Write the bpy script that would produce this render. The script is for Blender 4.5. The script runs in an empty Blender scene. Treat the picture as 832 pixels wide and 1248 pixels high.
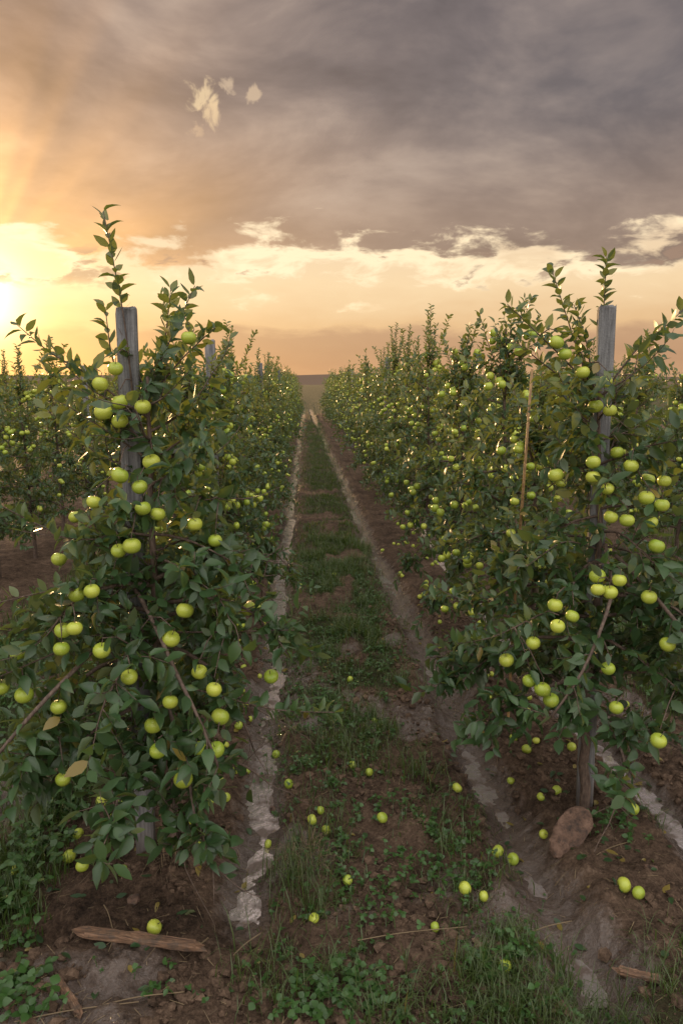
import bpy, math, numpy as np
from mathutils import Vector
rng = np.random.default_rng(7)
scene = bpy.context.scene
scene.view_settings.view_transform='Standard'
scene.view_settings.look='None'
scene.view_settings.exposure=0

# ------------------------------------------------------------------ noise
def _h(ix,iy,seed):
    n=(ix.astype(np.int64)*374761393+iy.astype(np.int64)*668265263+seed*1442695041)&0x7fffffff
    n=((n^(n>>13))*1274126177)&0x7fffffff
    n=n^(n>>16)
    return (n&0xffff)/65535.0
def vnoise(x,y,seed=0):
    x=np.asarray(x,float);y=np.asarray(y,float)
    ix=np.floor(x);iy=np.floor(y);fx=x-ix;fy=y-iy
    fx=fx*fx*(3-2*fx);fy=fy*fy*(3-2*fy)
    ix=ix.astype(np.int64);iy=iy.astype(np.int64)
    a=_h(ix,iy,seed);b=_h(ix+1,iy,seed);c=_h(ix,iy+1,seed);d=_h(ix+1,iy+1,seed)
    return (a*(1-fx)+b*fx)*(1-fy)+(c*(1-fx)+d*fx)*fy
def fbm(x,y,oct=4,seed=0):
    s=0;a=.5;t=0
    for i in range(oct):
        s=s+a*vnoise(x*2**i+i*17.3,y*2**i-i*9.1,seed+i);t+=a;a*=.5
    return s/t
def sstep(a,b,x):
    t=np.clip((x-a)/(b-a),0,1);return t*t*(3-2*t)

# ------------------------------------------------------------------ mesh builder
def build_mesh(name,parts,mats,smooth=True):
    V=[];L=[];S=[];MI=[];R=[];off=0
    for v,fs,m,r in parts:
        v=np.asarray(v,float)
        V.append(v)
        R.append(np.full(len(v),r) if np.isscalar(r) else np.asarray(r,float))
        for f in fs:
            f=np.asarray(f)
            if len(f)==0: continue
            L.append((f+off).ravel());S.append(np.full(len(f),f.shape[1]));MI.append(np.full(len(f),m))
        off+=len(v)
    V=np.concatenate(V);L=np.concatenate(L);S=np.concatenate(S);MI=np.concatenate(MI);R=np.concatenate(R)
    me=bpy.data.meshes.new(name)
    me.vertices.add(len(V));me.vertices.foreach_set('co',V.astype(np.float32).ravel())
    me.loops.add(len(L));me.loops.foreach_set('vertex_index',L.astype(np.int32))
    me.polygons.add(len(S));st=np.concatenate([[0],np.cumsum(S)[:-1]])
    me.polygons.foreach_set('loop_start',st.astype(np.int32))
    me.polygons.foreach_set('material_index',MI.astype(np.int32))
    me.polygons.foreach_set('use_smooth',np.full(len(S),smooth))
    at=me.attributes.new('rnd','FLOAT','POINT');at.data.foreach_set('value',R.astype(np.float32))
    me.update(calc_edges=True);me.validate()
    for m in mats: me.materials.append(m)
    return me
def add_obj(name,me,loc=(0,0,0),rot=0,scale=1):
    o=bpy.data.objects.new(name,me);scene.collection.objects.link(o)
    o.location=loc;o.rotation_euler=(0,0,rot)
    o.scale=(scale,)*3 if np.isscalar(scale) else scale
    return o
def norm(v):
    return v/np.maximum(np.linalg.norm(v,axis=-1,keepdims=True),1e-9)

def tube(pts,rad,n=6):
    pts=np.asarray(pts,float);k=len(pts);rad=np.broadcast_to(rad,(k,))
    t=norm(np.gradient(pts,axis=0))
    ref=np.array([1,0,0.]) if abs(t[0,0])<.8 else np.array([0,1,0.])
    a=norm(np.cross(t,ref));b=np.cross(t,a)
    th=np.linspace(0,2*math.pi,n,endpoint=False)
    V=pts[:,None]+rad[:,None,None]*(np.cos(th)[None,:,None]*a[:,None]+np.sin(th)[None,:,None]*b[:,None])
    V=V.reshape(-1,3);i=np.arange(k-1)[:,None]*n;j=np.arange(n)[None]
    F=np.stack([i+j,i+(j+1)%n,i+n+(j+1)%n,i+n+j],-1).reshape(-1,4)
    V=np.vstack([V,pts[-1:]]);c=len(V)-1;jj=np.arange(n)
    T=np.stack([(k-1)*n+jj,(k-1)*n+(jj+1)%n,np.full(n,c)],-1)
    return V,[F,T]

def leaf_tpl(lod,ratio=.52,fold=.20,curl=.26):
    if lod==0: ts=[.14,.40,.70,.88];ws=[.30,.5,.36,.15]
    else: ts=[.3,.7];ws=[.46,.36]
    v=[(0,0,0)]
    for t,w in zip(ts,ws):
        W=w*ratio
        z=-curl*t*t
        v+= [(-W,t,z+fold*w),(0,t,z),(W,t,z+fold*w)]
    v.append((0,1,-curl*1.1))
    f3=[(0,3,2),(0,2,1)];f4=[]
    for i in range(len(ts)-1):
        a=1+3*i;f4+=[(a+1,a+2,a+5,a+4),(a,a+1,a+4,a+3)]
    a=1+3*(len(ts)-1);tip=len(v)-1
    f3+=[(a+1,a+2,tip),(a,a+1,tip)]
    return np.array(v),np.array(f3),np.array(f4)
def leaves_part(P,D,N,S,R,mat,lod=0,**k):
    tv,f3,f4=leaf_tpl(lod,**k)
    D=norm(D);X=norm(np.cross(D,N));Z=np.cross(X,D)
    n=len(P);cv=rng.uniform(-.3,2.0,n)[:,None,None];wv=rng.uniform(.8,1.15,n)[:,None,None]
    V=P[:,None]+S[:,None,None]*(tv[None,:,0:1]*wv*X[:,None]+tv[None,:,1:2]*D[:,None]+tv[None,:,2:3]*cv*Z[:,None])
    o=(np.arange(n)*len(tv))[:,None,None]
    F3=(f3[None]+o).reshape(-1,3);F4=(f4[None]+o).reshape(-1,4) if len(f4) else np.zeros((0,4),int)
    return (V.reshape(-1,3),[F3,F4],mat,np.repeat(R,len(tv)))

def apple_part(c,r,mat,tilt=.2,seg=14,stalk=True,rg=rng,rmax=1.0):
    prof=[]
    K=10
    for i in range(K+1):
        ph=math.pi*i/K
        rr=math.sin(ph)*(1+.05*math.cos(ph));z=math.cos(ph)*.9
        dip=.30*math.exp(-(rr/.28)**2)*(1 if z>0 else .55)
        z=z-dip*np.sign(z)
        prof.append((rr,z))
    th=np.linspace(0,2*math.pi,seg,endpoint=False)
    V=[(0,0,prof[0][1])]
    for rr,z in prof[1:-1]:
        for t in th: V.append((rr*math.cos(t),rr*math.sin(t),z))
    V.append((0,0,prof[-1][1]));V=np.array(V)*r
    F3=[];F4=[]
    for j in range(seg):
        F3.append((0,1+j,1+(j+1)%seg))
        b=1+(K-2)*seg
        F3.append((b+(j+1)%seg,b+j,len(V)-1))
        for i in range(K-2):
            a=1+i*seg;F4.append((a+j,a+seg+j,a+seg+(j+1)%seg,a+(j+1)%seg))
    ax,ay=rg.normal(0,tilt,2)
    cx,sx,cy,sy=math.cos(ax),math.sin(ax),math.cos(ay),math.sin(ay)
    Rm=np.array([[1,0,0],[0,cx,-sx],[0,sx,cx]])@np.array([[cy,0,sy],[0,1,0],[-sy,0,cy]])
    out=[((V@Rm.T)+c,[np.array(F3),np.array(F4)],mat,float(rg.random())*rmax)]
    if stalk:
        p=np.array([[0,0,.55*r],[.05*r,0,1.1*r],[.12*r,0,1.5*r]])@Rm.T+c
        v,f=tube(p,[.0016,.0014,.0018],5);out.append((v,f,0,.5))
    return out

# ------------------------------------------------------------------ node helpers
def newmat(name):
    m=bpy.data.materials.new(name);m.use_nodes=True;nt=m.node_tree;nt.nodes.clear()
    out=nt.nodes.new('ShaderNodeOutputMaterial');return m,nt,out
class NT:
    def __init__(s,nt): s.nt=nt
    def n(s,t,**kw):
        nd=s.nt.nodes.new(t)
        for k,v in kw.items(): setattr(nd,k,v)
        return nd
    def link(s,a,b): s.nt.links.new(a,b)
    def put(s,sock,v):
        if isinstance(v,bpy.types.NodeSocket): s.link(v,sock)
        else:
            try: sock.default_value=v
            except Exception: sock.default_value=(*v,1)
    def m(s,op,a,b=None,c=None,clamp=False):
        nd=s.n('ShaderNodeMath',operation=op,use_clamp=clamp)
        s.put(nd.inputs[0],a)
        if b is not None: s.put(nd.inputs[1],b)
        if c is not None: s.put(nd.inputs[2],c)
        return nd.outputs[0]
    def mix(s,f,a,b,mode='MIX'):
        nd=s.n('ShaderNodeMix',data_type='RGBA',blend_type=mode,clamp_factor=True)
        s.put(nd.inputs[0],f)
        for i,v in((6,a),(7,b)):
            if isinstance(v,tuple) and len(v)==3: v=(*v,1)
            s.put(nd.inputs[i],v)
        return nd.outputs[2]
    def noise(s,vec,scale,detail=4,rough=.5,dist=0):
        nd=s.n('ShaderNodeTexNoise')
        if vec is not None: s.link(vec,nd.inputs['Vector'])
        nd.inputs['Scale'].default_value=scale;nd.inputs['Detail'].default_value=detail
        nd.inputs['Roughness'].default_value=rough;nd.inputs['Distortion'].default_value=dist
        return nd.outputs['Fac']
    def ss(s,x,a,b,lo=0,hi=1):
        nd=s.n('ShaderNodeMapRange',interpolation_type='SMOOTHSTEP')
        s.put(nd.inputs[0],x)
        for i,v in zip((1,2,3,4),(a,b,lo,hi)): s.put(nd.inputs[i],v)
        return nd.outputs[0]
    def attr(s,name):
        return s.n('ShaderNodeAttribute',attribute_name=name).outputs['Fac']
    def ramp(s,f,stops):
        nd=s.n('ShaderNodeValToRGB');cr=nd.color_ramp
        while len(cr.elements)<len(stops): cr.elements.new(.5)
        for e,(p,c) in zip(cr.elements,stops): e.position=p;e.color=(*c,1)
        s.put(nd.inputs[0],f);return nd.outputs[0]
    def bump(s,h,strength=.5,dist=.01):
        nd=s.n('ShaderNodeBump');nd.inputs['Strength'].default_value=strength;nd.inputs['Distance'].default_value=dist
        s.link(h,nd.inputs['Height']);return nd.outputs[0]
def principled(T,color,rough,bump=None,**kw):
    p=T.n('ShaderNodeBsdfPrincipled')
    if isinstance(color,tuple): color=(*color,1)
    T.put(p.inputs['Base Color'],color);T.put(p.inputs['Roughness'],rough)
    if bump is not None: T.link(bump,p.inputs['Normal'])
    for k,v in kw.items(): T.put(p.inputs[k.replace('_',' ')],v)
    return p.outputs[0]

# ------------------------------------------------------------------ materials
def leaf_material(name,dark,light,back,trans,tf=.3,yl=.985):
    m,nt,out=newmat(name);T=NT(nt)
    r=T.attr('rnd');g=T.n('ShaderNodeNewGeometry')
    pos=g.outputs['Position']
    n=T.noise(pos,28,1)
    f=T.m('MULTIPLY_ADD',n,.5,T.m('MULTIPLY',r,.62),clamp=True)
    col=T.ramp(f,[(.0,dark),(.45,tuple((a+b)/2 for a,b in zip(dark,light))),(.9,light)])
    yel=T.ss(r,yl,yl+.008)
    col=T.mix(yel,col,(.20,.15,.035))
    col=T.mix(T.m('MULTIPLY',g.outputs['Backfacing'],.8),col,back)
    p=principled(T,col,T.m('MULTIPLY_ADD',n,.25,.27),None,Specular_IOR_Level=.55)
    tr=T.n('ShaderNodeBsdfTranslucent');T.put(tr.inputs[0],(*trans,1))
    ms=T.n('ShaderNodeMixShader');ms.inputs[0].default_value=tf
    T.link(p,ms.inputs[1]);T.link(tr.outputs[0],ms.inputs[2]);T.link(ms.outputs[0],out.inputs[0])
    return m
M_leaf=leaf_material('apple_leaf',(.014,.044,.020),(.048,.105,.036),(.11,.155,.095),(.26,.31,.045),.28)
M_weed=leaf_material('weed_leaf',(.020,.056,.014),(.05,.125,.028),(.07,.11,.05),(.14,.22,.04),.25)
M_grass=leaf_material('grass_blade',(.026,.058,.012),(.078,.135,.028),(.06,.09,.03),(.16,.24,.04),.3,.94)

m,nt,out=newmat('bark');T=NT(nt);g=T.n('ShaderNodeNewGeometry').outputs['Position']
mp=T.n('ShaderNodeMapping');mp.inputs['Scale'].default_value=(1,1,.3);T.link(g,mp.inputs[0])
n=T.noise(mp.outputs[0],90,4,.6)
T.link(principled(T,T.ramp(n,[(.3,(.045,.03,.024)),(.6,(.12,.085,.066)),(.8,(.20,.155,.125))]),.8,T.bump(n,.7,.004)),out.inputs[0]);M_bark=m

m,nt,out=newmat('green_apple_skin');T=NT(nt);g=T.n('ShaderNodeNewGeometry')
r=T.attr('rnd');n=T.noise(g.outputs['Position'],22,2);sp=T.noise(g.outputs['Position'],420,1)
col=T.mix(T.m('MULTIPLY_ADD',n,1.0,T.m('MULTIPLY_ADD',r,.6,-.3),clamp=True),(.21,.32,.028),(.50,.54,.08))
col=T.mix(T.ss(sp,.68,.74),col,(.56,.57,.25))
blush=T.m('MULTIPLY',T.ss(r,.985,.99),T.ss(n,.52,.66,0,.7))
col=T.mix(blush,col,(.36,.12,.03))
T.link(principled(T,col,.30,None,Specular_IOR_Level=.5),out.inputs[0]);M_apple=m

m,nt,out=newmat('weathered_post');T=NT(nt);g=T.n('ShaderNodeNewGeometry').outputs['Position']
mp=T.n('ShaderNodeMapping');mp.inputs['Scale'].default_value=(1,1,.06);T.link(g,mp.inputs[0])
n=T.noise(mp.outputs[0],70,6,.65);n2=T.noise(g,6,4);n3=T.noise(g,120,3)
col=T.ramp(n,[(.32,(.07,.072,.078)),(.52,(.18,.185,.195)),(.72,(.28,.28,.285))])
col=T.mix(T.ss(n2,.5,.75),col,(.11,.105,.095))
sx=T.n('ShaderNodeSeparateXYZ');T.link(g,sx.inputs[0])
col=T.mix(T.ss(T.m('MULTIPLY_ADD',n2,.25,sx.outputs[2]),.42,.15,0,.75),col,(.07,.05,.04))
h=T.m('ADD',n,T.m('MULTIPLY',n3,.4))
T.link(principled(T,col,.85,T.bump(h,1.0,.006)),out.inputs[0]);M_post=m

m,nt,out=newmat('bamboo');T=NT(nt);g=T.n('ShaderNodeNewGeometry').outputs['Position']
T.link(principled(T,T.ramp(T.noise(g,30,4),[(.3,(.16,.09,.035)),(.7,(.32,.20,.085))]),.6),out.inputs[0]);M_bamboo=m

m,nt,out=newmat('old_board');T=NT(nt);tc=T.n('ShaderNodeTexCoord').outputs['Object']
mp=T.n('ShaderNodeMapping');mp.inputs['Scale'].default_value=(.08,1,1);T.link(tc,mp.inputs[0])
n=T.noise(mp.outputs[0],160,5,.65);n2=T.noise(tc,22,5,.7)
col=T.mix(T.ss(n2,.45,.65,0,.8),T.ramp(n,[(.35,(.06,.033,.022)),(.55,(.20,.115,.068)),(.7,(.31,.20,.13))]),(.07,.052,.04))
T.link(principled(T,col,.75,T.bump(n,1.0,.006)),out.inputs[0]);M_board=m

m,nt,out=newmat('sandstone_rock');T=NT(nt);g=T.n('ShaderNodeNewGeometry').outputs['Position']
n=T.noise(g,25,6,.6)
T.link(principled(T,T.ramp(n,[(.35,(.05,.034,.027)),(.52,(.13,.078,.055)),(.68,(.20,.125,.09))]),.8,T.bump(n,1.0,.03)),out.inputs[0]);M_rock=m

m,nt,out=newmat('straw');T=NT(nt);r=T.attr('rnd')
T.link(principled(T,T.mix(r,(.24,.18,.10),(.10,.07,.045)),.8),out.inputs[0]);M_straw=m

def soil(name,ground=True):
    m,nt,out=newmat(name);T=NT(nt);g=T.n('ShaderNodeNewGeometry').outputs['Position']
    n1=T.noise(g,1.7,4,.6);n2=T.noise(g,13,6,.68);n3=T.noise(g,70,5,.75)
    f=T.m('ADD',T.m('MULTIPLY',n1,.3),T.m('ADD',T.m('MULTIPLY',n2,.35),T.m('MULTIPLY',n3,.35)))
    col=T.ramp(f,[(.38,(.020,.013,.009)),(.46,(.062,.040,.027)),(.55,(.135,.090,.062)),(.65,(.25,.18,.13))])
    if ground:
        gr=T.attr('grass');wet=T.attr('wet')
        gc=T.ramp(n2,[(.35,(.018,.022,.009)),(.65,(.050,.060,.024))])
        gm=T.ss(T.m('ADD',gr,T.m('MULTIPLY_ADD',n2,1.6,-.8)),.35,.95,0,.85)
        col=T.mix(gm,col,gc)
        nz=T.m('ADD',T.m('MULTIPLY_ADD',n2,1.3,-.65),T.m('MULTIPLY_ADD',n1,.6,-.3))
        w=T.m('ADD',wet,T.m('MULTIPLY',nz,T.m('MULTIPLY',wet,3,clamp=True)),clamp=True)
        wm=T.ss(w,.30,.75)
        col=T.mix(T.m('MULTIPLY',wm,.8),col,T.mix(n3,(.040,.027,.021),(.12,.088,.074)))
        ro=T.ss(wm,0,1,.88,.08)
        b1=T.n('ShaderNodeBump');b1.inputs['Distance'].default_value=.024
        T.link(T.m('MULTIPLY_ADD',wm,-.40,1.0),b1.inputs['Strength'])
        T.link(T.m('ADD',n2,T.m('MULTIPLY',n3,.8)),b1.inputs['Height'])
        T.link(principled(T,col,ro,b1.outputs[0],Specular_IOR_Level=T.m('MULTIPLY_ADD',wm,.8,.2)),out.inputs[0])
    else:
        T.link(principled(T,col,.9,T.bump(T.m('ADD',n2,n3),.8,.01),Specular_IOR_Level=.25),out.inputs[0])
    return m
M_soil=soil('soil');M_clod=soil('soil_clod',False)

m,nt,out=newmat('muddy_water');T=NT(nt);g=T.n('ShaderNodeNewGeometry').outputs['Position']
n=T.noise(g,8,5,.6)
T.link(principled(T,T.mix(T.ss(n,.40,.56),(.15,.115,.10),(.64,.57,.56)),T.ss(n,.4,.6,.18,.03),T.bump(T.noise(g,34,4,.6),.22,.012),Metallic=T.ss(n,.38,.56,.2,.75),Specular_IOR_Level=.7),out.inputs[0]);M_water=m

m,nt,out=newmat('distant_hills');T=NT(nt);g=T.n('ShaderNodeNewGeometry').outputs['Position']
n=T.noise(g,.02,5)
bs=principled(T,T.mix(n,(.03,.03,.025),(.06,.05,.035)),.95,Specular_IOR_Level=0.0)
em=T.n('ShaderNodeEmission');em.inputs[0].default_value=(.42,.25,.17,1);em.inputs[1].default_value=.34  # flat emission added over the ridges in place of aerial haze
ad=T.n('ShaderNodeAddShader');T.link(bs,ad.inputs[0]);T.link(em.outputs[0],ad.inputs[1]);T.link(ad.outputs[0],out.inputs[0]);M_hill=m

# ------------------------------------------------------------------ ground
ROWS=[-8.9,-6.2,-3.45,-.70,1.43,4.0,6.7,9.4]
def rutL(y): return -.29+.10*(vnoise(y*1.1,0*y,5)-.5)+.04*(vnoise(y*5,0*y,15)-.5)
def rutR(y): return np.where(y<9,1.02-(y-3.2)*.035,.82-.012*(y-9))+.09*(vnoise(y*.8,0*y,6)-.5)+.03*(vnoise(y*5,0*y,16)-.5)
def rutX(y): return 1.86+.10*(vnoise(y*.9,0*y,8)-.5)-np.clip(y-3.7,0,1)*.15
def grassf(x,y):
    n=fbm(x*2.6,y*2.1,5,11)
    c=np.exp(-((x-.30)/.43)**4)*(.35+.65*sstep(3.2,5.2,y))
    g=c*sstep(.39,.58,n+.12*sstep(3.4,6,y))
    side=np.maximum(sstep(-1.02,-1.3,x)*sstep(-2.9,-2.4,x),sstep(2.1,2.5,x)*sstep(3.5,3.0,x))
    g=np.maximum(g,side*sstep(.36,.56,n+.10))
    g=np.maximum(g,.75*sstep(2.62,2.3,y)*sstep(.35,.6,x)*sstep(.38,.58,n+.10))
    g=np.maximum(g,.55*sstep(2.75,2.4,y)*np.exp(-((x-.12)/.28)**2)*sstep(.3,.6,n+.05))
    g=np.maximum(g,.45*sstep(3.9,3.3,y)*np.exp(-((x-.68)/.16)**2)*sstep(.4,.6,n+.08))
    for xr in ROWS:
        if xr in(-.70,1.43): continue
        g=np.maximum(g,.8*np.exp(-((x-xr-1.3)/.5)**4)*sstep(.38,.6,n+.08))
    g=np.where(y>52,.9,g)
    return np.clip(g,0,1)
def ruts(x,y):
    a=np.exp(-(np.abs(x-rutL(y))/.12)**2.4)*sstep(2.4,3.0,y)
    b=np.exp(-(np.abs(x-rutR(y))/.12)**2.4)
    c=np.exp(-(np.abs(x-rutX(y))/.12)**2.4)
    far=sstep(65,50,y)
    return a*far,b*far,c*far
def H(x,y):
    a,b,c=ruts(x,y)
    g=grassf(x,y)
    z=(fbm(x*.9,y*.9,3,2)-.5)*.06
    for xr in ROWS: z=z+.05*np.exp(-((x-xr)/.4)**2)
    fine=(fbm(x*6,y*6,6,3)-.5)*.13+(np.abs(fbm(x*20,y*20,4,4)-.5))*.075
    fine=fine*(1-.35*g)
    R=np.clip(a+b+c,0,1)
    z=z*(1-.8*R)+fine*(1-.52*R)+.012
    z=z+.03*np.exp(-((np.abs(x-rutR(y))-.2)/.06)**2)*sstep(65,50,y)
    z=z-a*(.080+.055*(fbm(y*2.4,x*6,3,21)-.5)-.012*sstep(9,16,y)) -b*(.066+.06*(fbm(y*2.0,x*4,3,22)-.5)) -c*(.080+.05*(fbm(y*1.6,x*4,3,23)-.5))
    return z
def axis(core0,core1,step,lo,hi,g=1.13):
    c=list(np.arange(core0,core1,step));s=step;v=core1;R=[]
    while v<hi: R.append(v);s*=g;v+=s
    R.append(hi);s=step;v=core0;Lf=[]
    while v>lo: s*=g;v-=s;Lf.append(v)
    return np.array(sorted(set(Lf+c+R)))
xs=axis(-1.9,2.4,.013,-3000,3000,1.09);ys=axis(2.0,5.4,.014,-3000,4000,1.035)
X,Y=np.meshgrid(xs,ys)
Z=H(X,Y)
fade=np.clip(1-(np.maximum(np.abs(X),np.abs(Y))-70)/60,0,1);Z=Z*fade
V=np.stack([X,Y,Z],-1).reshape(-1,3)
ny,nx=X.shape;i=np.arange(ny-1)[:,None]*nx;j=np.arange(nx-1)[None]
F=np.stack([i+j,i+j+1,i+nx+j+1,i+nx+j],-1).reshape(-1,4)
me=build_mesh('ground',[(V,[F],0,0.)],[M_soil])
a,b,c=ruts(X,Y)
wide=np.exp(-(np.abs(X-rutL(Y))/.2)**2)*.6*sstep(2.2,2.8,Y)+np.exp(-(np.abs(X-rutR(Y))/.24)**2)*.66+np.exp(-(np.abs(X-rutX(Y))/.2)**2)*.5
wet=np.clip(np.maximum(np.maximum(a,b),c)*.5+wide*.6+.65*sstep(.48,.66,fbm(X*1.3,Y*1.3,3,31))*(Y<6)*(np.abs(X)<2.3),0,1)*(Y<60)
for nm,d in(('grass',grassf(X,Y)),('wet',wet)):
    at=me.attributes.new(nm,'FLOAT','POINT');at.data.foreach_set('value',d.astype(np.float32).ravel())
add_obj('ground',me)
for fn,y0,y1,zz in((rutL,2.75,30,-.0455),(rutR,2.3,30,-.0525),(rutX,2.4,22,-.050)):
    yy=np.arange(y0,y1,.2);k=len(yy);cx=fn(yy)
    V=np.vstack([np.stack([cx-.19,yy,np.full(k,zz)],-1),np.stack([cx+.19,yy,np.full(k,zz)],-1)])
    q=np.arange(k-1);F=np.stack([q,q+k,q+k+1,q+1],-1)
    add_obj('puddle',build_mesh('puddle',[(V,[F],0,0.)],[M_water]))

def ridge(y0,h,seed,w,span):
    xx=np.linspace(-span,span,500);prof=h*(.35+.9*fbm(xx/w,xx*0,5,seed))+.6*(fbm(xx/9,xx*0,3,seed+3))
    rows=[];ks=9
    for q in range(ks):
        t=q/(ks-1);s=math.sin(math.pi*t)
        rows.append(np.stack([xx,np.full(500,y0+h*18*t)+30*vnoise(xx/60,xx*0+q,seed),prof*s-.3],-1))
    V=np.concatenate(rows);i=np.arange(ks-1)[:,None]*500;j=np.arange(499)[None]
    F=np.stack([i+j,i+j+1,i+500+j+1,i+500+j],-1).reshape(-1,4)
    return (V,[F],0,0.)
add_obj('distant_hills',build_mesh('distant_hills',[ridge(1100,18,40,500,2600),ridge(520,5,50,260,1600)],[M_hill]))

# ------------------------------------------------------------------ trees
class Tree:
    def __init__(s,rg,lod): s.rg=rg;s.lod=lod;s.parts=[];s.P=[];s.D=[];s.N=[];s.S=[];s.R=[];s.wood=[];s.ap=[]
    def add_tube(s,pts,r0,r1,n=5):
        if s.lod==2: n=3
        pts=np.asarray(pts);v,f=tube(pts,np.linspace(r0,r1,len(pts)),n);s.parts.append((v,f,0,.5))
    def leaves(s,pts,n,size,u0=.08,spread=.85,upn=.7,droop=.12,srange=(.6,1.2)):
        rg=s.rg;pts=np.asarray(pts);k=len(pts)
        if s.lod==2: n=max(2,n//3);size=size*1.6
        u=np.linspace(u0,1,n)*(k-1);i=np.minimum(u.astype(int),k-2);f=(u-i)[:,None]
        P=pts[i]*(1-f)+pts[i+1]*f;A=norm(pts[i+1]-pts[i])
        ref=np.tile([[.31,.2,.93]],(n,1));B=norm(np.cross(A,ref)+1e-6);C=np.cross(A,B)
        th=np.arange(n)*2.4+rg.uniform(0,6.28)+rg.normal(0,.35,n)
        rad=np.cos(th)[:,None]*B+np.sin(th)[:,None]*C
        D=norm(A*rg.uniform(.3,.9,n)[:,None]+rad*spread+rg.normal(0,.18,(n,3))-np.array([0,0,droop]))
        N=norm(A*.45+np.array([0,0,upn])+rg.normal(0,.42,(n,3)))
        s.P.append(P+rad*.004);s.D.append(D);s.N.append(N)
        s.S.append(size*rg.uniform(*srange,n));s.R.append(rg.random(n))
    def twig(s,p0,d,L,size,r=.0028,up=.15,sp=.0195,spread=.85):
        rg=s.rg;k=max(3,int(L/.05)+1);p=np.array(p0,float);d=norm(np.array(d,float));pts=[p.copy()]
        for _ in range(k):
            d=norm(d+rg.normal(0,.13,3)+np.array([0,0,up*.12]));p=p+d*L/k;pts.append(p.copy())
        if s.lod<2: s.add_tube(pts,r,r*.4,4)
        s.leaves(pts,max(4,int(L/sp)+2),size,spread=spread)
        return pts
    def branch(s,p0,az,el,L,r,size,droop=.5,dens=.034,tw=(.07,.22)):
        rg=s.rg;st=.06;k=max(3,int(L/st));d=np.array([math.cos(az)*math.cos(el),math.sin(az)*math.cos(el),math.sin(el)])
        p=np.array(p0,float);pts=[p.copy()]
        for q in range(k):
            d=norm(d+rg.normal(0,.10,3)+np.array([0,0,-droop*.12]));p=p+d*L/k
            if p[2]<.42: p[2]=.42+rg.uniform(0,.05)
            pts.append(p.copy())
        pts=np.array(pts);s.add_tube(pts,r,r*.3,6)
        s.wood.append(pts)
        m=int(L/dens)
        for q in range(m):
            u=(rg.uniform(.12,1.0)**.7)*(len(pts)-1);i=min(int(u),len(pts)-2);b=pts[i]*(1-(u-i))+pts[i+1]*(u-i)
            a=norm(pts[i+1]-pts[i])
            dd=norm(a*.45+rg.normal(0,.6,3)+np.array([0,0,.12]))
            s.twig(b,dd,rg.uniform(*tw)*(1.1 if u<.5*len(pts) else .8),size,up=.2)
        s.twig(pts[-1],d,rg.uniform(.1,.34),size,up=.4)
        return pts
    def shoot(s,pts,size,sp=.015):
        pts=np.array(pts,float);k=len(pts)
        t=np.linspace(0,k-1,14);o=np.stack([np.interp(t,np.arange(k),pts[:,c]) for c in range(3)],-1)
        for _ in range(3): o[1:-1]=(o[:-2]+2*o[1:-1]+o[2:])/4
        L=np.linalg.norm(np.diff(o,axis=0),axis=1).sum()
        s.add_tube(o,.0050,.0018,5)
        s.leaves(o,int(L/sp)+3,size,spread=.95,upn=.3,u0=.05,droop=-.30,srange=(.75,1.1))
        s.wood.append(o)
    def apple(s,c,r):
        s.ap.append((np.array(c,float),r))
    def finish(s,name,keep=None):
        P=np.concatenate(s.P);D=np.concatenate(s.D);N=np.concatenate(s.N);S=np.concatenate(s.S);R=np.concatenate(s.R)
        ok=np.ones(len(P),bool);C=P+D*S[:,None]*.5
        for c,r in s.ap:
            q=C-c
            ok&=~(np.linalg.norm(q,axis=1)<r+.018)
            if keep: ok&=~((np.abs(q[:,0])<r*.95)&(np.abs(q[:,2])<r*.95)&(q[:,1]<0)&(s.rg.random(len(P))<.85))
        if keep: ok&=keep(C)
        P,D,N,S,R=P[ok],D[ok],N[ok],S[ok],R[ok]
        s.parts.append(leaves_part(P,D,N,S,R,1,min(s.lod,1)))
        for c,r in s.ap: s.parts+=apple_part(c,r,2,seg=[16,10,7][s.lod],stalk=s.lod==0,rg=s.rg)
        print(name,'leaves',len(P))
        return build_mesh(name,s.parts,[M_bark,M_leaf,M_apple])

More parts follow.
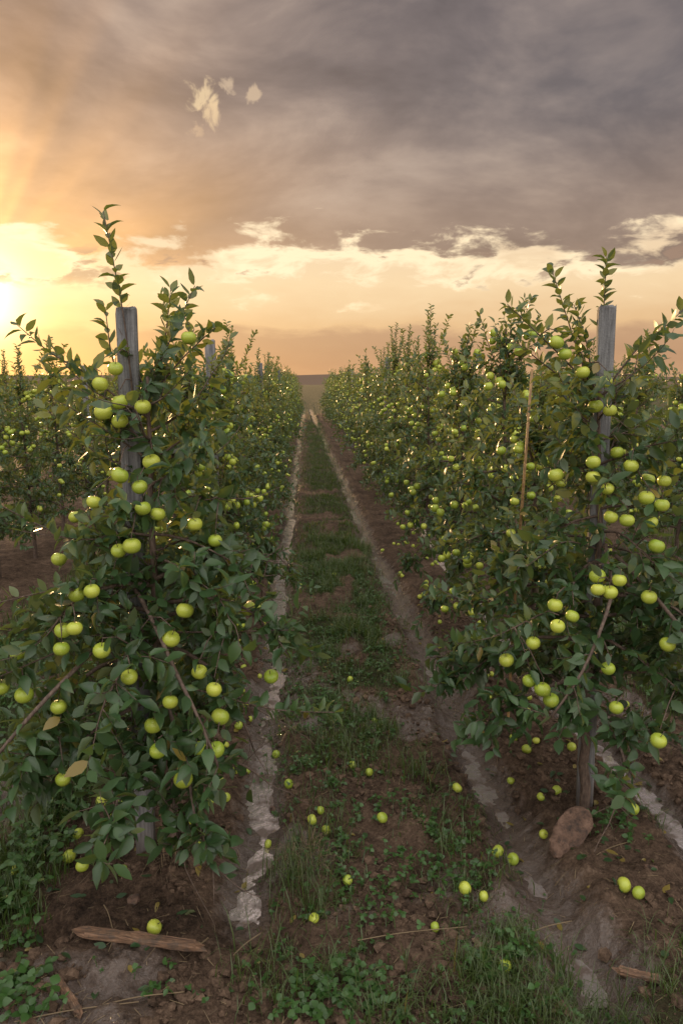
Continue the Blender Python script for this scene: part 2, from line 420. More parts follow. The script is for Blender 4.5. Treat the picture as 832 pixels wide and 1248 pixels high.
def make_tree(seed,lod,H0=2.25,rmul=1.0,apples=None,shoots=None,limbs=(),nsc=34,size=.07,keep=None,leader_off=(0,0),n_ap=26,dens=.034,lean=0.0):
    rg=np.random.default_rng(seed);t=Tree(rg,lod)
    zz=np.arange(-.06,H0+.05,.12);lead=np.stack([lean*np.clip(zz-1.2,0,2)+leader_off[0]*np.clip(1.3-zz/H0,0,1)+np.cumsum(rg.normal(0,.009,len(zz))),leader_off[1]+np.cumsum(rg.normal(0,.008,len(zz))),zz],-1)
    t.add_tube(lead,.029,.007,8);t.wood.append(lead[4:])
    prof=lambda h:np.interp(h,[.4,.55,.8,1.1,1.5,1.9,2.2,2.5],[.45,.60,.70,.62,.42,.27,.16,.1])*rmul
    for q in range(nsc):
        h=.55+(H0-.6)*((q+rg.uniform(0,1))/nsc)**1.0
        az=q*2.399+rg.normal(0,.3);L=prof(h)*rg.uniform(.55,1.35)
        p=np.array([np.interp(h,lead[:,2],lead[:,0]),np.interp(h,lead[:,2],lead[:,1]),h])
        t.branch(p,az,rg.uniform(.05,.5)+(.3 if h>1.6 else 0),L,.011 if h<1.4 else .007,size,droop=rg.uniform(.4,1.3) if h<1.6 else .2,dens=dens*(1.3 if h>1.5 else 1))
    for q in range(36):
        h=rg.uniform(.6,H0);p=np.array([np.interp(h,lead[:,2],lead[:,0]),np.interp(h,lead[:,2],lead[:,1]),h])
        t.twig(p,[rg.normal(),rg.normal(),.5],rg.uniform(.08,.2),size)
    for lm in limbs:
        lm=np.array(lm,float);k=len(lm);tt=np.linspace(0,k-1,12)
        o=np.stack([np.interp(tt,np.arange(k),lm[:,c]) for c in range(3)],-1)+rg.normal(0,.006,(12,3))
        for _ in range(2): o[1:-1]=(o[:-2]+2*o[1:-1]+o[2:])/4
        t.add_tube(o,.010,.005,7);t.wood.append(o);t.leaves(o[5:],12,size)
        for q in range(3): t.twig(o[-1-q*2],norm(o[-1]-o[-3])+rg.normal(0,.7,3),.14,size)
    if shoots is None:
        for q in range(rg.integers(6,10)):
            h=rg.uniform(H0-.5,H0);a=rg.uniform(0,6.28);l=rg.uniform(.2,.65)
            p=np.array([lead[-1,0]*.5,lead[-1,1]*.5,h]);s=rg.uniform(.05,.6)
            t.shoot([p,p+[math.cos(a)*s*l*.6,math.sin(a)*s*l*.6,l*.5],p+[math.cos(a)*s*l,math.sin(a)*s*l,l]],size*.8)
    else:
        for s in shoots:
            t.shoot([(a+lean*max(0,c-1.2),b,c) for a,b,c in s],size*.85)
    allw=np.concatenate(t.wood)
    if apples is None:
        for q in range(n_ap):
            h=rg.uniform(.7,H0);a=rg.uniform(0,6.28);rr=prof(h)*rg.uniform(.6,.95)
            c=np.array([math.cos(a)*rr,math.sin(a)*rr,h]);k=rg.integers(1,4)
            b=allw[np.argmin(np.linalg.norm(allw-c,axis=1))]
            for _ in range(k):
                c2=c+rg.normal(0,.045,3)*[1,1,.7];t.apple(c2,rg.uniform(.028,.035))
            t.add_tube([b,(b+c)/2+[0,0,.04],c+[0,0,.04]],.003,.0018,4)
    else:
        for (dx,h) in apples:
            h2=h+.09*max(0,1.6-h);rr=prof(h2);yo=-math.sqrt(max(rr*rr-dx*dx,.01))*rg.uniform(.66,.90)
            if h2>1.85: yo=-.09-.05*rg.random()
            c=np.array([dx+lean*max(0,h2-1.2),yo,h2]);r=rg.uniform(.029,.037)
            for _ in range(12):
                for (c0,r0) in t.ap:
                    dd=c-c0;L=np.linalg.norm(dd)
                    if L<r+r0: c=c+dd/(L+1e-6)*(r+r0-L+.001)
            t.apple(c,r)
            b=allw[np.argmin(np.linalg.norm(allw-(c+[0,.08,.08]),axis=1))]
            top=c+[0.004,0,.05];t.add_tube([b,(b+top)/2+[0,0,.02],top],.0035,.002,5)
            t.leaves([b,(b+top)/2+[0,0,.02],top],7,size*.95)
        for q in range(n_ap):
            h=rg.uniform(.7,1.8);a=rg.uniform(-.4,3.6);rr=prof(h)*rg.uniform(.6,.95)
            t.apple([math.cos(a)*rr,math.sin(a)*rr,h],rg.uniform(.031,.036))
    return t.finish('apple_tree',keep)

AL=[(.24,2.37),(-.04,2.25),(-.10,2.19),(-.03,2.12),(-.09,2.08),(-.04,2.05),(.06,2.10),(0,1.84),(-.11,1.73),(.07,1.79),(.1,1.88),(.14,1.68),(.09,1.71),(.28,1.63),(.36,1.55),(.06,1.57),(0,1.54),(-.15,1.36),(-.07,1.40),(-.19,1.22),(-.18,1.16),(-.12,1.26),(-.03,1.15),(.08,1.05),(.22,1.17),(.27,1.29),(-.44,.97),(-.34,.95),(-.2,.91),(.23,.94),(.16,.83),(.19,.76),(.33,1.03),(.33,.72),(.40,.73),(-.18,.62),(.28,.63),(.39,.97),(.41,.84),(.6,.93),(.5,1.24),(.55,1.2)]
SL=[[(0,0,2.1),(-.03,-.03,2.45),(-.11,-.03,2.86)],
    [(-.03,0,2.1),(-.18,-.05,2.24),(-.30,-.08,2.30),(-.43,-.10,2.42)],
    [(.02,0,2.05),(.12,-.02,2.3),(.25,-.03,2.58)],
    [(.03,.02,2.1),(.12,.03,2.35),(.14,.05,2.58)],
    [(.03,.02,2.1),(.2,.0,2.3),(.33,.0,2.42)],
    [(-.02,.02,2.1),(-.1,.03,2.3),(-.12,.02,2.5)],
    [(0,-.1,.95),(.3,-.3,.98),(.62,-.42,.93),(.86,-.48,.95)],
    [(.1,-.1,1.15),(.4,-.25,1.2),(.7,-.3,1.22)],
    [(-.05,-.1,1.5),(-.3,-.2,1.62),(-.5,-.25,1.75)],
    [(0,-.1,1.35),(-.25,-.3,1.40),(-.5,-.4,1.36)],
    [(0,-.1,1.2),(-.25,-.35,1.15),(-.52,-.42,1.05)],
    [(0,-.2,.9),(-.25,-.4,.85),(-.48,-.45,.72)]]
LL=[[(.03,-.1,1.35),(.2,-.40,1.2),(.34,-.56,1.0),(.42,-.60,.80)],[(-.05,-.15,1.2),(-.2,-.48,1.05),(-.4,-.58,.85),(-.5,-.62,.68)]]
kl=lambda C:~((np.abs(C[:,0]-.012)<.068)&(C[:,1]<.05)&(C[:,2]>1.98)&(C[:,2]<2.5)&(vnoise(C[:,2]*9,C[:,0]*5,3)<.85))&~((np.abs(C[:,0]-.005)<.06)&(C[:,1]<0)&(C[:,2]>1.78)&(C[:,2]<1.98))&(C[:,2]>.45)&((C[:,0]<.46)|(C[:,1]<-.2))
me=make_tree(11,0,2.2,1.0,AL,SL,LL,nsc=41,size=.080,keep=kl,leader_off=(.11,.0),n_ap=8,dens=.034,lean=.045)
add_obj('apple_tree',me,(-.760,3.14,0))
AR=[(-.26,2.37),(-.22,2.32),(-.13,2.24),(-.04,2.2),(-.08,2.09),(-.05,2.08),(.03,1.88),(.05,1.83),(-.13,1.85),(-.13,1.8),(-.26,1.78),(-.06,1.73),(0,1.6),(-.06,1.61),(.21,1.76),(.17,1.66),(.13,1.58),(.1,1.49),(.11,1.69),(-.07,1.33),(-.15,1.34),(-.17,1.29),(-.1,1.3),(.07,1.24),(-.34,1.2),(-.35,1.12),(-.27,1.15),(-.43,1.01),(-.53,.9),(-.45,.83),(-.41,.81),(-.37,.76),(-.1,.74),(.14,1.02),(.2,1.04),(.05,.62),(-.16,.95),(.4,.85)]
SR=[[(0,.05,2.1),(.02,.05,2.5),(.03,.05,2.76)],
    [(.02,.03,2.15),(.16,.0,2.36),(.25,-.02,2.42),(.36,-.04,2.53)],
    [(-.02,.03,2.15),(-.2,.0,2.32),(-.32,-.03,2.42),(-.46,-.06,2.54)],
    [(-.02,.03,2.1),(-.14,.0,2.4),(-.24,-.0,2.70)],
    [(-.02,.03,2.1),(-.08,.0,2.4),(-.12,.05,2.55)],
    [(-.02,.03,2.1),(-.22,.05,2.25),(-.38,.08,2.38)],
    [(-.05,0,1.15),(-.35,-.25,1.18),(-.6,-.33,1.08),(-.78,-.36,1.07)],
    [(0,0,1.2),(.25,-.2,1.25),(.5,-.3,1.1)],
    [(0,0,1.4),(-.25,-.2,1.5),(-.45,-.3,1.4)]]
LR=[[(-.03,-.1,1.45),(-.1,-.40,1.3),(-.25,-.56,1.05),(-.42,-.60,.85)],[(.03,-.1,1.4),(.15,-.40,1.2),(.3,-.5,1.0),(.42,-.54,.85)]]
kr=lambda C:~((np.abs(C[:,0]+.035)<.07)&(C[:,1]<.05)&(C[:,2]>1.87)&(C[:,2]<2.5))&~((np.abs(C[:,0]+.024)<.055)&(C[:,1]<0)&(C[:,2]>1.42)&(C[:,2]<1.66))&(C[:,2]>.50)
me=make_tree(23,0,2.2,1.0,AR,SR,LR,nsc=40,size=.080,keep=kr,leader_off=(-.03,-.02),n_ap=8,dens=.034,lean=-.05)
add_obj('apple_tree',me,(1.415,3.42,0))

VAR=[make_tree(100+q,[0,0,0,1,1,2,2,2][q],[2.2,2.3,2.15,2.2,2.3,2.2,2.3,2.25][q],[.86,.92,.88,.9,.86,.9,.86,.9][q],nsc=[25,26,25,26,26,20,20,20][q],n_ap=[20,24,17,17,19,15,17,14][q],size=.073,dens=[.040,.040,.040,.042,.042,.052,.052,.052][q]) for q in range(8)]
for xr in ROWS:
    main=xr in(-.70,1.43)
    y=(4.3 if xr<0 else 4.5) if main else max(abs(xr)*1.5,4.3)+rng.uniform(0,.8)
    while y<52:
        vi=int(rng.integers(0,3)) if y<8 else (int(rng.integers(3,5)) if y<17 else int(rng.integers(5,8)))
        hs=rng.uniform(.86,1.08)*(1.05 if xr>0 else .99)
        if not main: hs*=.96
        r0=rng.integers(0,2)*math.pi+rng.uniform(-.5,.5)
        add_obj('apple_tree',VAR[vi],(xr+rng.normal(0,.04)+(-.10 if xr==-.70 else .04),y,0),r0,(.76 if xr==-.70 else .9,1.0,hs))
        y+=rng.uniform(.88,1.22) if main else rng.uniform(1.0,1.4)

# ------------------------------------------------------------------ posts
def post_mesh(h,w,seed):
    rg=np.random.default_rng(seed)
    zs=np.concatenate([np.linspace(-.1,h-.03,30),[h-.006,h]])
    V=[];n=12
    for q,z in enumerate(zs):
        s=w/2*(1-.03*q/len(zs))
        if q==len(zs)-1: s*=.86
        ring=[]
        for cx,cy in((1,1),(-1,1),(-1,-1),(1,-1)):
            b=.12+.06*rg.random()
            for (ux,uy) in {(1,1):[(1,1-b*2),(1-b*.6,1-b*.6),(1-b*2,1)],(-1,1):[(-1+b*2,1),(-1+b*.6,1-b*.6),(-1,1-b*2)],(-1,-1):[(-1,-1+b*2),(-1+b*.6,-1+b*.6),(-1+b*2,-1)],(1,-1):[(1-b*2,-1),(1-b*.6,-1+b*.6),(1,-1+b*2)]}[(cx,cy)]:
                ring.append((ux*s+rg.normal(0,.0009),uy*s+rg.normal(0,.0009),z+(rg.normal(0,.005) if q>=len(zs)-2 else 0)))
        V+=ring
    V=np.array(V);k=len(zs);i=np.arange(k-1)[:,None]*n;j=np.arange(n)[None]
    F=np.stack([i+j,i+(j+1)%n,i+n+(j+1)%n,i+n+j],-1).reshape(-1,4)
    V=np.vstack([V,[[0,0,h]]]);c=len(V)-1;jj=np.arange(n)
    Tt=np.stack([(k-1)*n+jj,(k-1)*n+(jj+1)%n,np.full(n,c)],-1)
    return build_mesh('trellis_post',[(V,[F,Tt],0,0.)],[M_post],smooth=False)
pm=post_mesh(2.50,.084,1);pm2=post_mesh(2.54,.078,2)
o=add_obj('trellis_post',pm,(-.770,3.172,0),.12);o.rotation_euler[1]=math.radians(.7)
o=add_obj('trellis_post',pm2,(1.410,3.443,0),-.25);o.rotation_euler[1]=math.radians(-.8)
for x,y,h in((-.77,6.05,1.01),(-.78,12.5,1.0),(1.43,13.5,1.05),(-3.5,12,.98),(4.0,10,1.0),(-.76,20,1.),(1.45,24,1.),(4.0,20,1.0),(-3.5,22,1.)):
    add_obj('trellis_post',pm,(x,y,0),.2,(1,1,h))
add_obj('apple_tree',VAR[1],(-.74,5.6,0),1.1,(.8,.9,.98))
V,F=tube([(-.655,3.13,-.05),(-.66,3.13,.3),(-.67,3.12,.8)],[.028,.027,.026],7)
add_obj('wooden_stake',build_mesh('wooden_stake',[(V,F,0,0.)],[M_board],smooth=False))
pts=[(1.24,4.3,0),(1.25,4.3,.8),(1.27,4.28,1.6),(1.285,4.26,2.27)]
V,F=tube(pts,[.009,.009,.008,.007],10)
add_obj('bamboo_stake',build_mesh('bamboo_stake',[(V,F,0,0.)],[M_bamboo]))

# ------------------------------------------------------------------ fallen apples
FA=[(-1.33,3.25),(-1.0,2.97),(-1.02,3.75),(-.957,3.36),(-.89,3.28),(-.93,3.44),(-.53,3.17),(-.59,3.3),(-.52,3.48),(-.49,3.68),(-.42,3.88),(-.515,3.92),(-.21,3.3),(-.207,4.18),(.074,3.27),(.006,3.34),(.16,2.94),(.24,3.9),(.33,3.83),(.01,2.71),(.66,2.83),(.735,2.8),(.95,3.11),(.88,3.13),(1.12,3.2),(1.32,2.75),(1.36,2.70),(1.89,4.1),(1.53,3.97),(.72,2.4),(-1.32,3.05),(.42,4.5),(.1,4.7),(-1.0,3.8),(-.45,4.4),(.3,5.2),(1.15,4.2),(-.46,3.2),(-.60,3.62),(-.44,3.55),(-1.06,3.5),(-1.12,3.3),(-.36,3.95),(-.12,3.75),(.05,3.42),(.36,3.4),(.5,2.65),(1.2,3.5),(1.6,3.3),(.78,3.6),(-.62,2.62),(-.84,3.02),(-1.1,3.1),(-.9,3.55)]
parts=[]
for q,(x,y) in enumerate(FA):
    r=rng.uniform(.020,.032);z=float(H(np.array(x),np.array(y)))+r*.72
    parts+=apple_part(np.array([x,y,z]),r,1,tilt=1.2,rmax=.9)
for q in range(150):
    xr=rng.choice([-.7,1.43]);x=xr+rng.normal(0,.38);y=rng.uniform(3.4,11)
    z=float(H(np.array(x),np.array(y)))+.015
    if z<.0: continue
    parts+=apple_part(np.array([x,y,z]),rng.uniform(.018,.030),1,tilt=1.2,seg=10,stalk=False,rmax=.9)
add_obj('fallen_apples',build_mesh('fallen_apples',parts,[M_bark,M_apple]))

# ------------------------------------------------------------------ boards, rock
def board(x0,y0,x1,y1,w,t,z,tilt=0):
    L=math.hypot(x1-x0,y1-y0);k=16;rg=np.random.default_rng(int(L*1000))
    z=max(z,float(H(np.array((x0+x1)/2),np.array((y0+y1)/2)))+t*.5,float(H(np.array(x0),np.array(y0)))+t*.2,float(H(np.array(x1),np.array(y1)))+t*.2)
    us=np.linspace(-L/2,L/2,k);V=[];yc=0
    for q,u in enumerate(us):
        ww=w/2*(1+.10*rg.normal())*(.75+.25*min(1,(k-1-q)/4));yc+=rg.normal(0,.0012)
        if q in(0,k-1): ww*=.6
        for a,b in((-1,-1),(1,-1),(1,-.5),(1,.5),(.8,1),(-.8,1),(-1,.5)):
            uu=u+(rg.normal(0,.018) if q in(0,k-1) else 0)
            V.append((uu,a*ww+yc,b*t/2+rg.normal(0,.0015)))
    V=np.array(V);n=7;i=np.arange(k-1)[:,None]*n;j=np.arange(n)[None]
    F=np.stack([i+j,i+n+j,i+n+(j+1)%n,i+(j+1)%n],-1).reshape(-1,4)
    me=build_mesh('broken_board',[(V,[F,np.array([list(range(n))]),np.array([list(range((k-1)*n,k*n))[::-1]])],0,0.)],[M_board],smooth=False)
    o=add_obj('broken_board',me,((x0+x1)/2,(y0+y1)/2,z),math.atan2(y1-y0,x1-x0));o.rotation_euler[1]=tilt
board(-.90,2.58,-.41,2.49,.045,.024,.02,.02)
board(-.90,3.62,-.58,3.72,.045,.02,.03,-.05)
board(-.92,2.38,-.80,2.22,.03,.018,.03)
board(1.10,2.30,1.25,2.24,.03,.015,.03)
import bmesh
def rock(x,y,s,seed,scl,rot):
    bm=bmesh.new();bmesh.ops.create_icosphere(bm,subdivisions=4,radius=1);rg=np.random.default_rng(seed)
    pl=[norm(rg.normal(size=3)) for _ in range(11)];ds=rg.uniform(.40,.80,11)
    for v in bm.verts:
        p=np.array(v.co)
        for nrm,d in zip(pl,ds):
            e=p@nrm-d
            if e>0: p=p-nrm*e*.96
        p=p*(1+.14*(float(fbm(np.array(p[0]*4+9),np.array(p[1]*4+p[2]*5+9),3,1))-.5))
        v.co=Vector(p*s*np.array(scl))
    me=bpy.data.meshes.new('rock');bm.to_mesh(me);bm.free();me.materials.append(M_rock)
    o=add_obj('rock',me,(x,y,float(H(np.array(x),np.array(y)))+s*.12));o.rotation_euler=rot
rock(1.22,3.12,.15,9,(1.0,.62,.55),(.15,-.35,.7));rock(-.74,2.80,.04,4,(1,.8,.7),(.2,0,1));rock(-.2,3.6,.035,5,(1,.8,.7),(0,.2,2));rock(1.5,2.9,.04,6,(1,.8,.6),(0,0,.4))

# ------------------------------------------------------------------ soil clods
bm=bmesh.new();bmesh.ops.create_icosphere(bm,subdivisions=1,radius=1)
bv=np.array([v.co[:] for v in bm.verts]);bf=np.array([[v.index for v in f.verts] for f in bm.faces]);bm.free()
n=26000;x=rng.uniform(-1.9,2.4,n);y=2.0+5*rng.random(n)**1.5
a,b,c=ruts(x,y);g=grassf(x,y);ok=(np.clip(a+b+c,0,1)<.5)&(rng.random(n)<(1.05-g))&(fbm(x*3,y*3,3,91)>.42)
x,y=x[ok],y[ok];n=len(x);s=.004+.028*rng.random(n)**5
V=bv[None]*s[:,None,None]*rng.uniform(.55,1.3,(n,len(bv),1))*np.array([1,1,.7])
V=V+np.stack([x,y,H(x,y)+s*.2],-1)[:,None]
F=(bf[None]+(np.arange(n)*len(bv))[:,None,None]).reshape(-1,3)
add_obj('soil_clods',build_mesh('soil_clods',[(V.reshape(-1,3),[F],0,0.)],[M_clod],smooth=False))

# ------------------------------------------------------------------ grass
def blades(x,y,h,w,seed,lean=.6,rndv=None):
    rg=np.random.default_rng(seed);n=len(x);th=rg.uniform(0,6.28,n);ln=rg.uniform(.15,1,n)*lean
    fx,fy=np.cos(th),np.sin(th);sx,sy=-fy,fx
    base=np.stack([x,y,H(x,y)-.004],-1);V=[]
    for t,ww in((0,1),(.35,.9),(.7,.6)):
        off=(h*ln*t*t)[:,None]*np.stack([fx,fy,0*fx],-1);zz=(h*t*(1-.35*ln*t*t))[:,None]*np.array([0,0,1])
        for sd in(-1,1): V.append(base+off+zz+sd*(w*ww/2)[:,None]*np.stack([sx,sy,0*sx],-1))
    V.append(base+(h*ln)[:,None]*np.stack([fx,fy,0*fx],-1)+(h*(1-.35*ln)-.15*h*ln)[:,None]*np.array([0,0,1]))
    V=np.stack(V,1);o=(np.arange(n)*7)[:,None,None]
    F4=(np.array([[0,1,3,2],[2,3,5,4]])[None]+o).reshape(-1,4);F3=(np.array([[4,5,6]])[None]+o).reshape(-1,3)
    r=rg.random(n) if rndv is None else rndv
    return (V.reshape(-1,3),[F3,F4],0,np.repeat(r,7))
def sample(n,x0,x1,y0,y1,p=1.0):
    x=rng.uniform(x0,x1,n);y=y0+(y1-y0)*rng.random(n)**p
    g=grassf(x,y);ok=rng.random(n)<g*(.15+2.3*np.clip(fbm(x*9,y*9,3,66)-.40,0,1));return x[ok],y[ok],g[ok]
P=[]
x,y,g=sample(170000,-.3,1.1,2.0,10,1.1)
hh=(.015+.08*rng.random(len(x))**2.5)*(1+1.4*(fbm(x*3,y*3,3,77)>.56));P.append(blades(x,y,hh,rng.uniform(.0025,.006,len(x)),1,lean=1.0))
x,y,g=sample(70000,-.3,1.1,9,40,1.6);P.append(blades(x,y,rng.uniform(.03,.09,len(x)),rng.uniform(.006,.012,len(x)),2))
x,y,g=sample(90000,-3.2,-1.0,2.6,9,1.4);P.append(blades(x,y,rng.uniform(.04,.16,len(x)),rng.uniform(.003,.006,len(x)),3))
x,y,g=sample(45000,2.0,3.7,3.2,10,1.2);P.append(blades(x,y,rng.uniform(.04,.16,len(x)),rng.uniform(.003,.006,len(x)),4))
x,y,g=sample(26000,.35,1.6,1.95,2.65);P.append(blades(x,y,.02+.11*rng.random(len(x))**2,rng.uniform(.002,.0045,len(x)),5,lean=1.1))
for xr in(-6.2,-3.45,4.0):
    x,y,g=sample(20000,xr+.7,xr+1.9,6,26,1.4);P.append(blades(x,y,rng.uniform(.05,.16,len(x)),rng.uniform(.006,.011,len(x)),6))
for (tx,ty,tn,th_,sp_) in((-.10,2.95,110,.22,.06),(-.02,2.88,90,.2,.07),(.08,2.4,110,.15,.07),(-.12,2.35,90,.17,.08),(.66,3.2,50,.10,.07),(.62,3.5,50,.11,.08),(.6,2.85,40,.1,.06),(-1.35,3.5,200,.2,.09),(-1.45,3.2,200,.2,.09),(-1.5,2.9,160,.18,.09),(-1.3,3.05,140,.15,.08),(-1.3,3.8,200,.2,.1),(.25,2.2,110,.14,.08),(1.0,2.25,120,.14,.09),(1.3,2.3,120,.14,.09),(.75,2.25,110,.13,.08),(.1,3.5,40,.10,.06),(.35,4.3,60,.1,.09),(.6,4.1,60,.12,.09),(1.75,3.4,60,.12,.06)):
    x=tx+rng.normal(0,sp_,tn);y=ty+rng.normal(0,sp_,tn);P.append(blades(x,y,th_*rng.uniform(.3,1.15,tn),rng.uniform(.002,.0046,tn),int(tn+tx*100+500),lean=1.3,rndv=rng.random(tn)*.9))
add_obj('grass',build_mesh('grass',P,[M_grass]))
n=3200;x=rng.uniform(-1.6,1.9,n);y=2.05+5*rng.random(n)**1.4;P=[]
L=.01+.06*rng.random(n)**2;th=rng.uniform(0,6.28,n)
A=np.stack([x,y,H(x,y)+.006],-1);x2=x+np.cos(th)*L;y2=y+np.sin(th)*L;B=np.stack([x2,y2,H(x2,y2)+.010],-1)
sd=np.stack([-np.sin(th),np.cos(th),0*th],-1)*.0012
V=np.stack([A-sd,A+sd,B+sd*.6,B-sd*.6],1);F=(np.array([[0,1,2,3]])[None]+(np.arange(n)*4)[:,None,None]).reshape(-1,4)
P.append((V.reshape(-1,3),[F],0,np.repeat(rng.random(n),4)))
for tx,ty in((-.06,3.15),(.0,3.05),(-.6,3.05)):
    k=100;xx=tx+rng.normal(0,.05,k);yy=ty+rng.normal(0,.04,k);p=blades(xx,yy,.12*rng.uniform(.3,1.1,k),np.full(k,.0022),9,lean=1.8);P.append(p)
for (a0,b0,a1,b1) in((.18,2.56,.62,2.62),(-.72,2.25,-.45,2.3),(-.85,2.75,-.78,2.62),(.85,2.55,1.05,2.62),(-1.0,2.2,-.6,2.27),(-.3,2.5,-.2,2.62),(1.3,3.0,1.5,3.1)):
    t=np.linspace(0,1,9);xx=a0+(a1-a0)*t;yy=b0+(b1-b0)*t+.008*np.sin(t*4);v,f=tube(np.stack([xx,yy,np.full(9,float(max(H(xx,yy).max()-.01,.0)))+.006],-1),.0022,5);P.append((v,f,0,.5))
add_obj('dry_straw',build_mesh('dry_straw',P,[M_straw]))
n=900;x=np.where(rng.random(n)<.5,-.75,1.4)+rng.normal(0,.5,n);y=2.3+5*rng.random(n)
th=rng.uniform(0,6.28,n)
P=[leaves_part(np.stack([x,y,H(x,y)+.008],-1),np.stack([np.cos(th),np.sin(th),rng.normal(0,.15,n)],-1),norm(np.array([0,0,1])+rng.normal(0,.3,(n,3))),rng.uniform(.03,.06,n),np.where(rng.random(n)<.25,1.0,rng.random(n)*.4),0,0)]
add_obj('fallen_leaves',build_mesh('fallen_leaves',P,[M_leaf]))
def weeds(x,y,size,hgt,seed):
    rg=np.random.default_rng(seed);n=len(x);parts=[]
    base=np.stack([x,y,H(x,y)],-1);lean=rg.normal(0,.35,(n,2))*hgt[:,None]
    top=base+np.concatenate([lean,hgt[:,None]],1)
    th0=rg.uniform(0,6.28,n);Ps=[];D=[];N=[];S=[];R=[]
    for k in range(3):
        th=th0+k*2.094;D.append(np.stack([np.cos(th),np.sin(th),rg.normal(.1,.3,n)],-1));Ps.append(top);N.append(norm(np.array([0,0,1])+rg.normal(0,.35,(n,3))));S.append(size);R.append(np.clip(rg.random(n)*.97,0,1))
    parts.append(leaves_part(np.concatenate(Ps),np.concatenate(D),np.concatenate(N),np.concatenate(S),np.concatenate(R),0,0,ratio=.9,fold=.15,curl=.15))
    sd=np.array([.0012,0,0]);V=np.stack([base-sd,base+sd,top+sd,top-sd],1);F=(np.array([[0,1,2,3]])[None]+(np.arange(n)*4)[:,None,None]).reshape(-1,4)
    parts.append((V.reshape(-1,3),[F],0,np.repeat(rg.random(n)*.9,4)))
    return parts
P=[]
x,y,g=sample(26000,-.3,1.1,2.0,9,1.2);P+=weeds(x,y,.008+.016*rng.random(len(x))**1.5,rng.uniform(.008,.05,len(x)),1)
x,y,g=sample(10000,-3.0,-1.0,2.6,8,1.4);P+=weeds(x,y,rng.uniform(.018,.04,len(x)),rng.uniform(.03,.14,len(x)),2)
x,y,g=sample(4000,2.0,3.6,3.3,9,1.2);P+=weeds(x,y,rng.uniform(.018,.04,len(x)),rng.uniform(.03,.12,len(x)),3)
for tx,ty,k,s in((.1,2.3,50,.028),(.22,2.38,40,.024),(.0,2.25,36,.026),(.14,3.1,26,.02),(.35,2.95,26,.022),(.45,3.05,24,.02),(-1.05,2.35,30,.033),(-1.0,2.25,24,.033),(-1.25,3.3,60,.03),(-1.3,3.6,60,.03),(.62,3.3,40,.022),(.6,2.95,30,.022),(-.05,3.9,24,.018),(1.45,3.2,36,.026),(.2,3.45,20,.02),(-.45,2.3,8,.02),(-.62,2.35,8,.02),(.45,3.5,30,.018),(.3,2.7,26,.02),(.75,2.45,30,.022),(-.3,3.95,14,.018)):
    x=tx+rng.normal(0,.08,k);y=ty+rng.normal(0,.07,k);P+=weeds(x,y,s*rng.uniform(.5,1.3,k),rng.uniform(.01,.06,k),int(tx*50+90+k))
add_obj('clover_weeds',build_mesh('clover_weeds',P,[M_weed]))

# ------------------------------------------------------------------ world
SD=norm(np.array([-.390,.915,.098]))
el=math.asin(SD[2]);azr=math.atan2(SD[0],SD[1])
w=bpy.data.worlds.new('World');scene.world=w;w.use_nodes=True;nt=w.node_tree;nt.nodes.clear();T=NT(nt)
wo=T.n('ShaderNodeOutputWorld')
tc=T.n('ShaderNodeTexCoord').outputs['Generated']
nv=T.n('ShaderNodeVectorMath',operation='NORMALIZE');T.link(tc,nv.inputs[0]);d=nv.outputs[0]
sx=T.n('ShaderNodeSeparateXYZ');T.link(d,sx.inputs[0]);x_,y_,z_=sx.outputs
zc=T.m('MAXIMUM',z_,0.0);den=T.m('ADD',zc,.16)
cb=T.n('ShaderNodeCombineXYZ');T.link(T.m('DIVIDE',x_,den),cb.inputs[0]);T.link(T.m('DIVIDE',y_,den),cb.inputs[1]);p=cb.outputs[0]
n1=T.noise(p,1.25,5,.55,.3)
mp=T.n('ShaderNodeMapping');mp.inputs['Scale'].default_value=(1,1,2.3);T.link(d,mp.inputs[0])
n2=T.noise(mp.outputs[0],4.4,6,.56,.3)
mp3=T.n('ShaderNodeMapping');mp3.inputs['Scale'].default_value=(1,1,2.8);mp3.inputs['Location'].default_value=(3.1,1.7,.4);T.link(d,mp3.inputs[0])
n3=T.noise(mp3.outputs[0],13,5,.6,.3)
mp4=T.n('ShaderNodeMapping');mp4.inputs['Scale'].default_value=(1,1,3.5);mp4.inputs['Location'].default_value=(.3,2.7,1.4);T.link(d,mp4.inputs[0])
n4=T.noise(mp4.outputs[0],5.5,3,.55,.2)
dt=T.n('ShaderNodeVectorMath',operation='DOT_PRODUCT');T.link(d,dt.inputs[0]);dt.inputs[1].default_value=tuple(SD)
s=T.m('MAXIMUM',dt.outputs['Value'],0.0)
g1=T.m('POWER',s,900);g2=T.m('POWER',s,80);g3=T.m('POWER',s,40);g4=T.m('POWER',s,9)
A1=norm(np.cross(SD,[0,0,1]));A2=np.cross(A1,SD)
def dot(v):
    nd=T.n('ShaderNodeVectorMath',operation='DOT_PRODUCT');T.link(d,nd.inputs[0]);nd.inputs[1].default_value=tuple(v);return nd.outputs['Value']
ang=T.m('ARCTAN2',dot(A2),dot(A1))
na=T.n('ShaderNodeTexNoise',noise_dimensions='1D');T.link(ang,na.inputs['W']);na.inputs['Scale'].default_value=3.4;na.inputs['Detail'].default_value=1.5
ray=T.ss(na.outputs['Fac'],.3,.7,.74,1.24)
zb=T.m('ADD',z_,T.m('ADD',T.m('MULTIPLY_ADD',n3,.04,-.02),T.m('MULTIPLY_ADD',n4,.05,-.025)))
clear=T.ramp(zb,[(0,(.58,.34,.19)),(.03,(.48,.27,.16)),(.056,(.52,.30,.175)),(.070,(.76,.48,.25)),(.12,(.90,.65,.38)),(.25,(.74,.58,.44)),(1,(.5,.5,.56))])
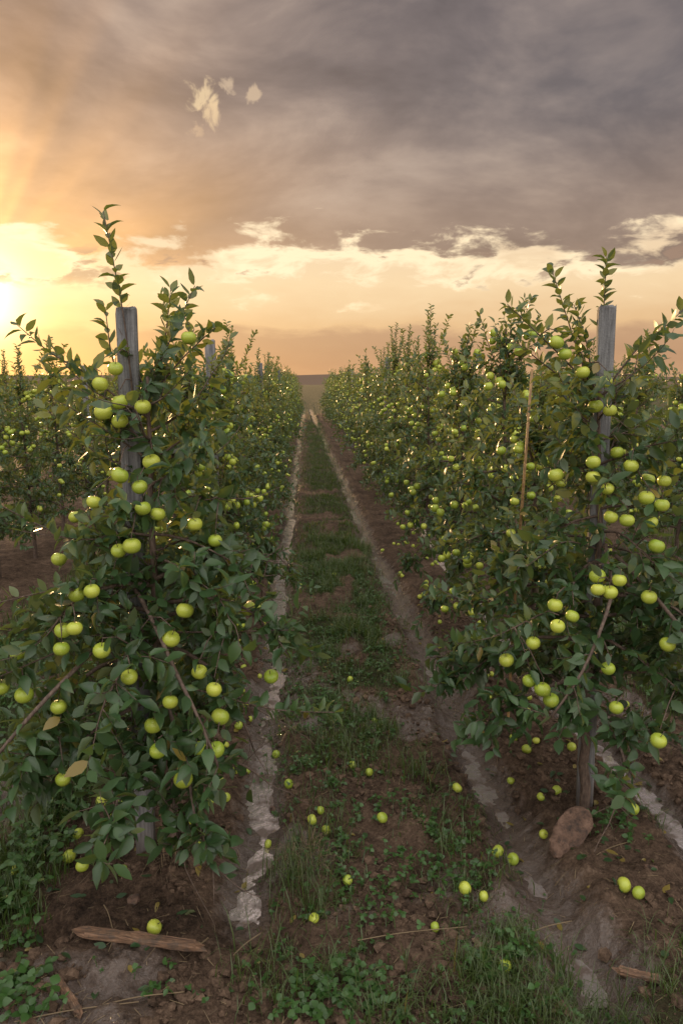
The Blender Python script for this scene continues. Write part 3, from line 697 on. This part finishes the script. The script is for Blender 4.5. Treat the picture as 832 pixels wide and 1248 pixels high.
def sc(col,f):
    nd=T.n('ShaderNodeVectorMath',operation='SCALE');nd.inputs[0].default_value=col;T.put(nd.inputs['Scale'],f);return nd.outputs[0]
def addv(a,b):
    nd=T.n('ShaderNodeVectorMath',operation='ADD');T.link(a,nd.inputs[0]);T.link(b,nd.inputs[1]);return nd.outputs[0]
clear=addv(clear,addv(sc((.28,.18,.03),g2),sc((1.8,1.6,1.0),g1)))
h=T.m('ADD',z_,T.m('ADD',T.m('MULTIPLY_ADD',n4,.12,-.06),T.m('MULTIPLY_ADD',n3,.18,-.09)))
mask=T.ss(h,.146,.176)
shade=T.m('ADD',T.m('MULTIPLY',n1,.45),T.m('MULTIPLY',n2,.55))
cl=T.ramp(shade,[(.38,(.095,.080,.085)),(.46,(.150,.124,.126)),(.53,(.232,.186,.174)),(.60,(.36,.285,.245)),(.70,(.52,.42,.35))])
low=T.ss(z_,.34,.15)
cl=T.mix(T.m('MULTIPLY',low,.46),cl,(.37,.215,.125))
cl=addv(cl,addv(sc((.74,.34,.055),T.m('MULTIPLY',T.m('MULTIPLY',g3,ray),T.m('MULTIPLY_ADD',n2,1.7,.15))),sc((.19,.095,.025),T.m('MULTIPLY',g4,ray))))
sky=T.mix(mask,clear,cl)
fr=T.m('MULTIPLY',T.ss(h,.118,.148),T.ss(h,.186,.156))
fr=T.m('MULTIPLY',fr,T.ss(n2,.42,.54));sky=T.mix(T.m('MULTIPLY',fr,.95),sky,(1.10,.87,.56))
scr=T.m('MULTIPLY',T.ss(n3,.56,.64),T.m('MULTIPLY',T.ss(z_,.105,.13),T.ss(z_,.17,.15)))
sky=T.mix(T.m('MULTIPLY',scr,.75),sky,(.36,.22,.15))
nb=T.noise(d,34,4,.6,.4)
for cpos,rad,cc in(((-.122,.938,.324),10,(.85,.62,.36)),((-.115,.941,.312),14,(.80,.56,.32)),((-.090,.942,.342),24.0,(.62,.45,.30)),((-.128,.945,.296),22.0,(.62,.41,.25)),((-.058,.940,.330),24.0,(.64,.46,.30))):
    cn=norm(np.array(cpos))
    dd=T.n('ShaderNodeVectorMath',operation='DISTANCE');T.link(d,dd.inputs[0]);dd.inputs[1].default_value=tuple(cn)
    cm=T.ss(T.m('ADD',nb,T.m('MULTIPLY',dd.outputs['Value'],-rad)),.26,.42)
    sky=T.mix(T.m('MULTIPLY',cm,.8),sky,cc)
fill=T.m('ADD',T.ss(y_,.25,-.5,0,1),T.ss(z_,.5,.85,0,.8))  # extra brightness added to the unseen sky behind and overhead, lighting the fronts
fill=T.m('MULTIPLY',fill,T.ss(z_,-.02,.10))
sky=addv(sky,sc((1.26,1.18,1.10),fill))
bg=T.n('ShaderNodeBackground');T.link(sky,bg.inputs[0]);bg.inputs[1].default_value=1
st=T.n('ShaderNodeTexSky',sky_type='NISHITA');st.sun_disc=False;st.sun_elevation=el;st.sun_rotation=azr
bg2=T.n('ShaderNodeBackground');T.link(st.outputs[0],bg2.inputs[0]);bg2.inputs[1].default_value=.012
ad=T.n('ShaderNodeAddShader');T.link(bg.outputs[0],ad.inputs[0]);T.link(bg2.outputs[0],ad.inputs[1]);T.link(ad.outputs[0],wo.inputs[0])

ld=bpy.data.lights.new('sun','SUN');ld.energy=5.0;ld.angle=math.radians(1.5);ld.color=(1,.60,.27)
lo=bpy.data.objects.new('sun',ld);scene.collection.objects.link(lo);lo.rotation_euler=Vector(SD).to_track_quat('Z','Y').to_euler();lo.location=(-20,50,15)

# ------------------------------------------------------------------ camera
cd=bpy.data.cameras.new('camera');cam=bpy.data.objects.new('camera',cd);scene.collection.objects.link(cam)
cd.sensor_fit='VERTICAL';cd.sensor_height=36;cd.lens=26;cd.clip_end=8000;cd.clip_start=.05
cam.location=(0,0,2.2);cam.rotation_euler=(math.radians(80),0,math.radians(-2.6))
scene.camera=cam
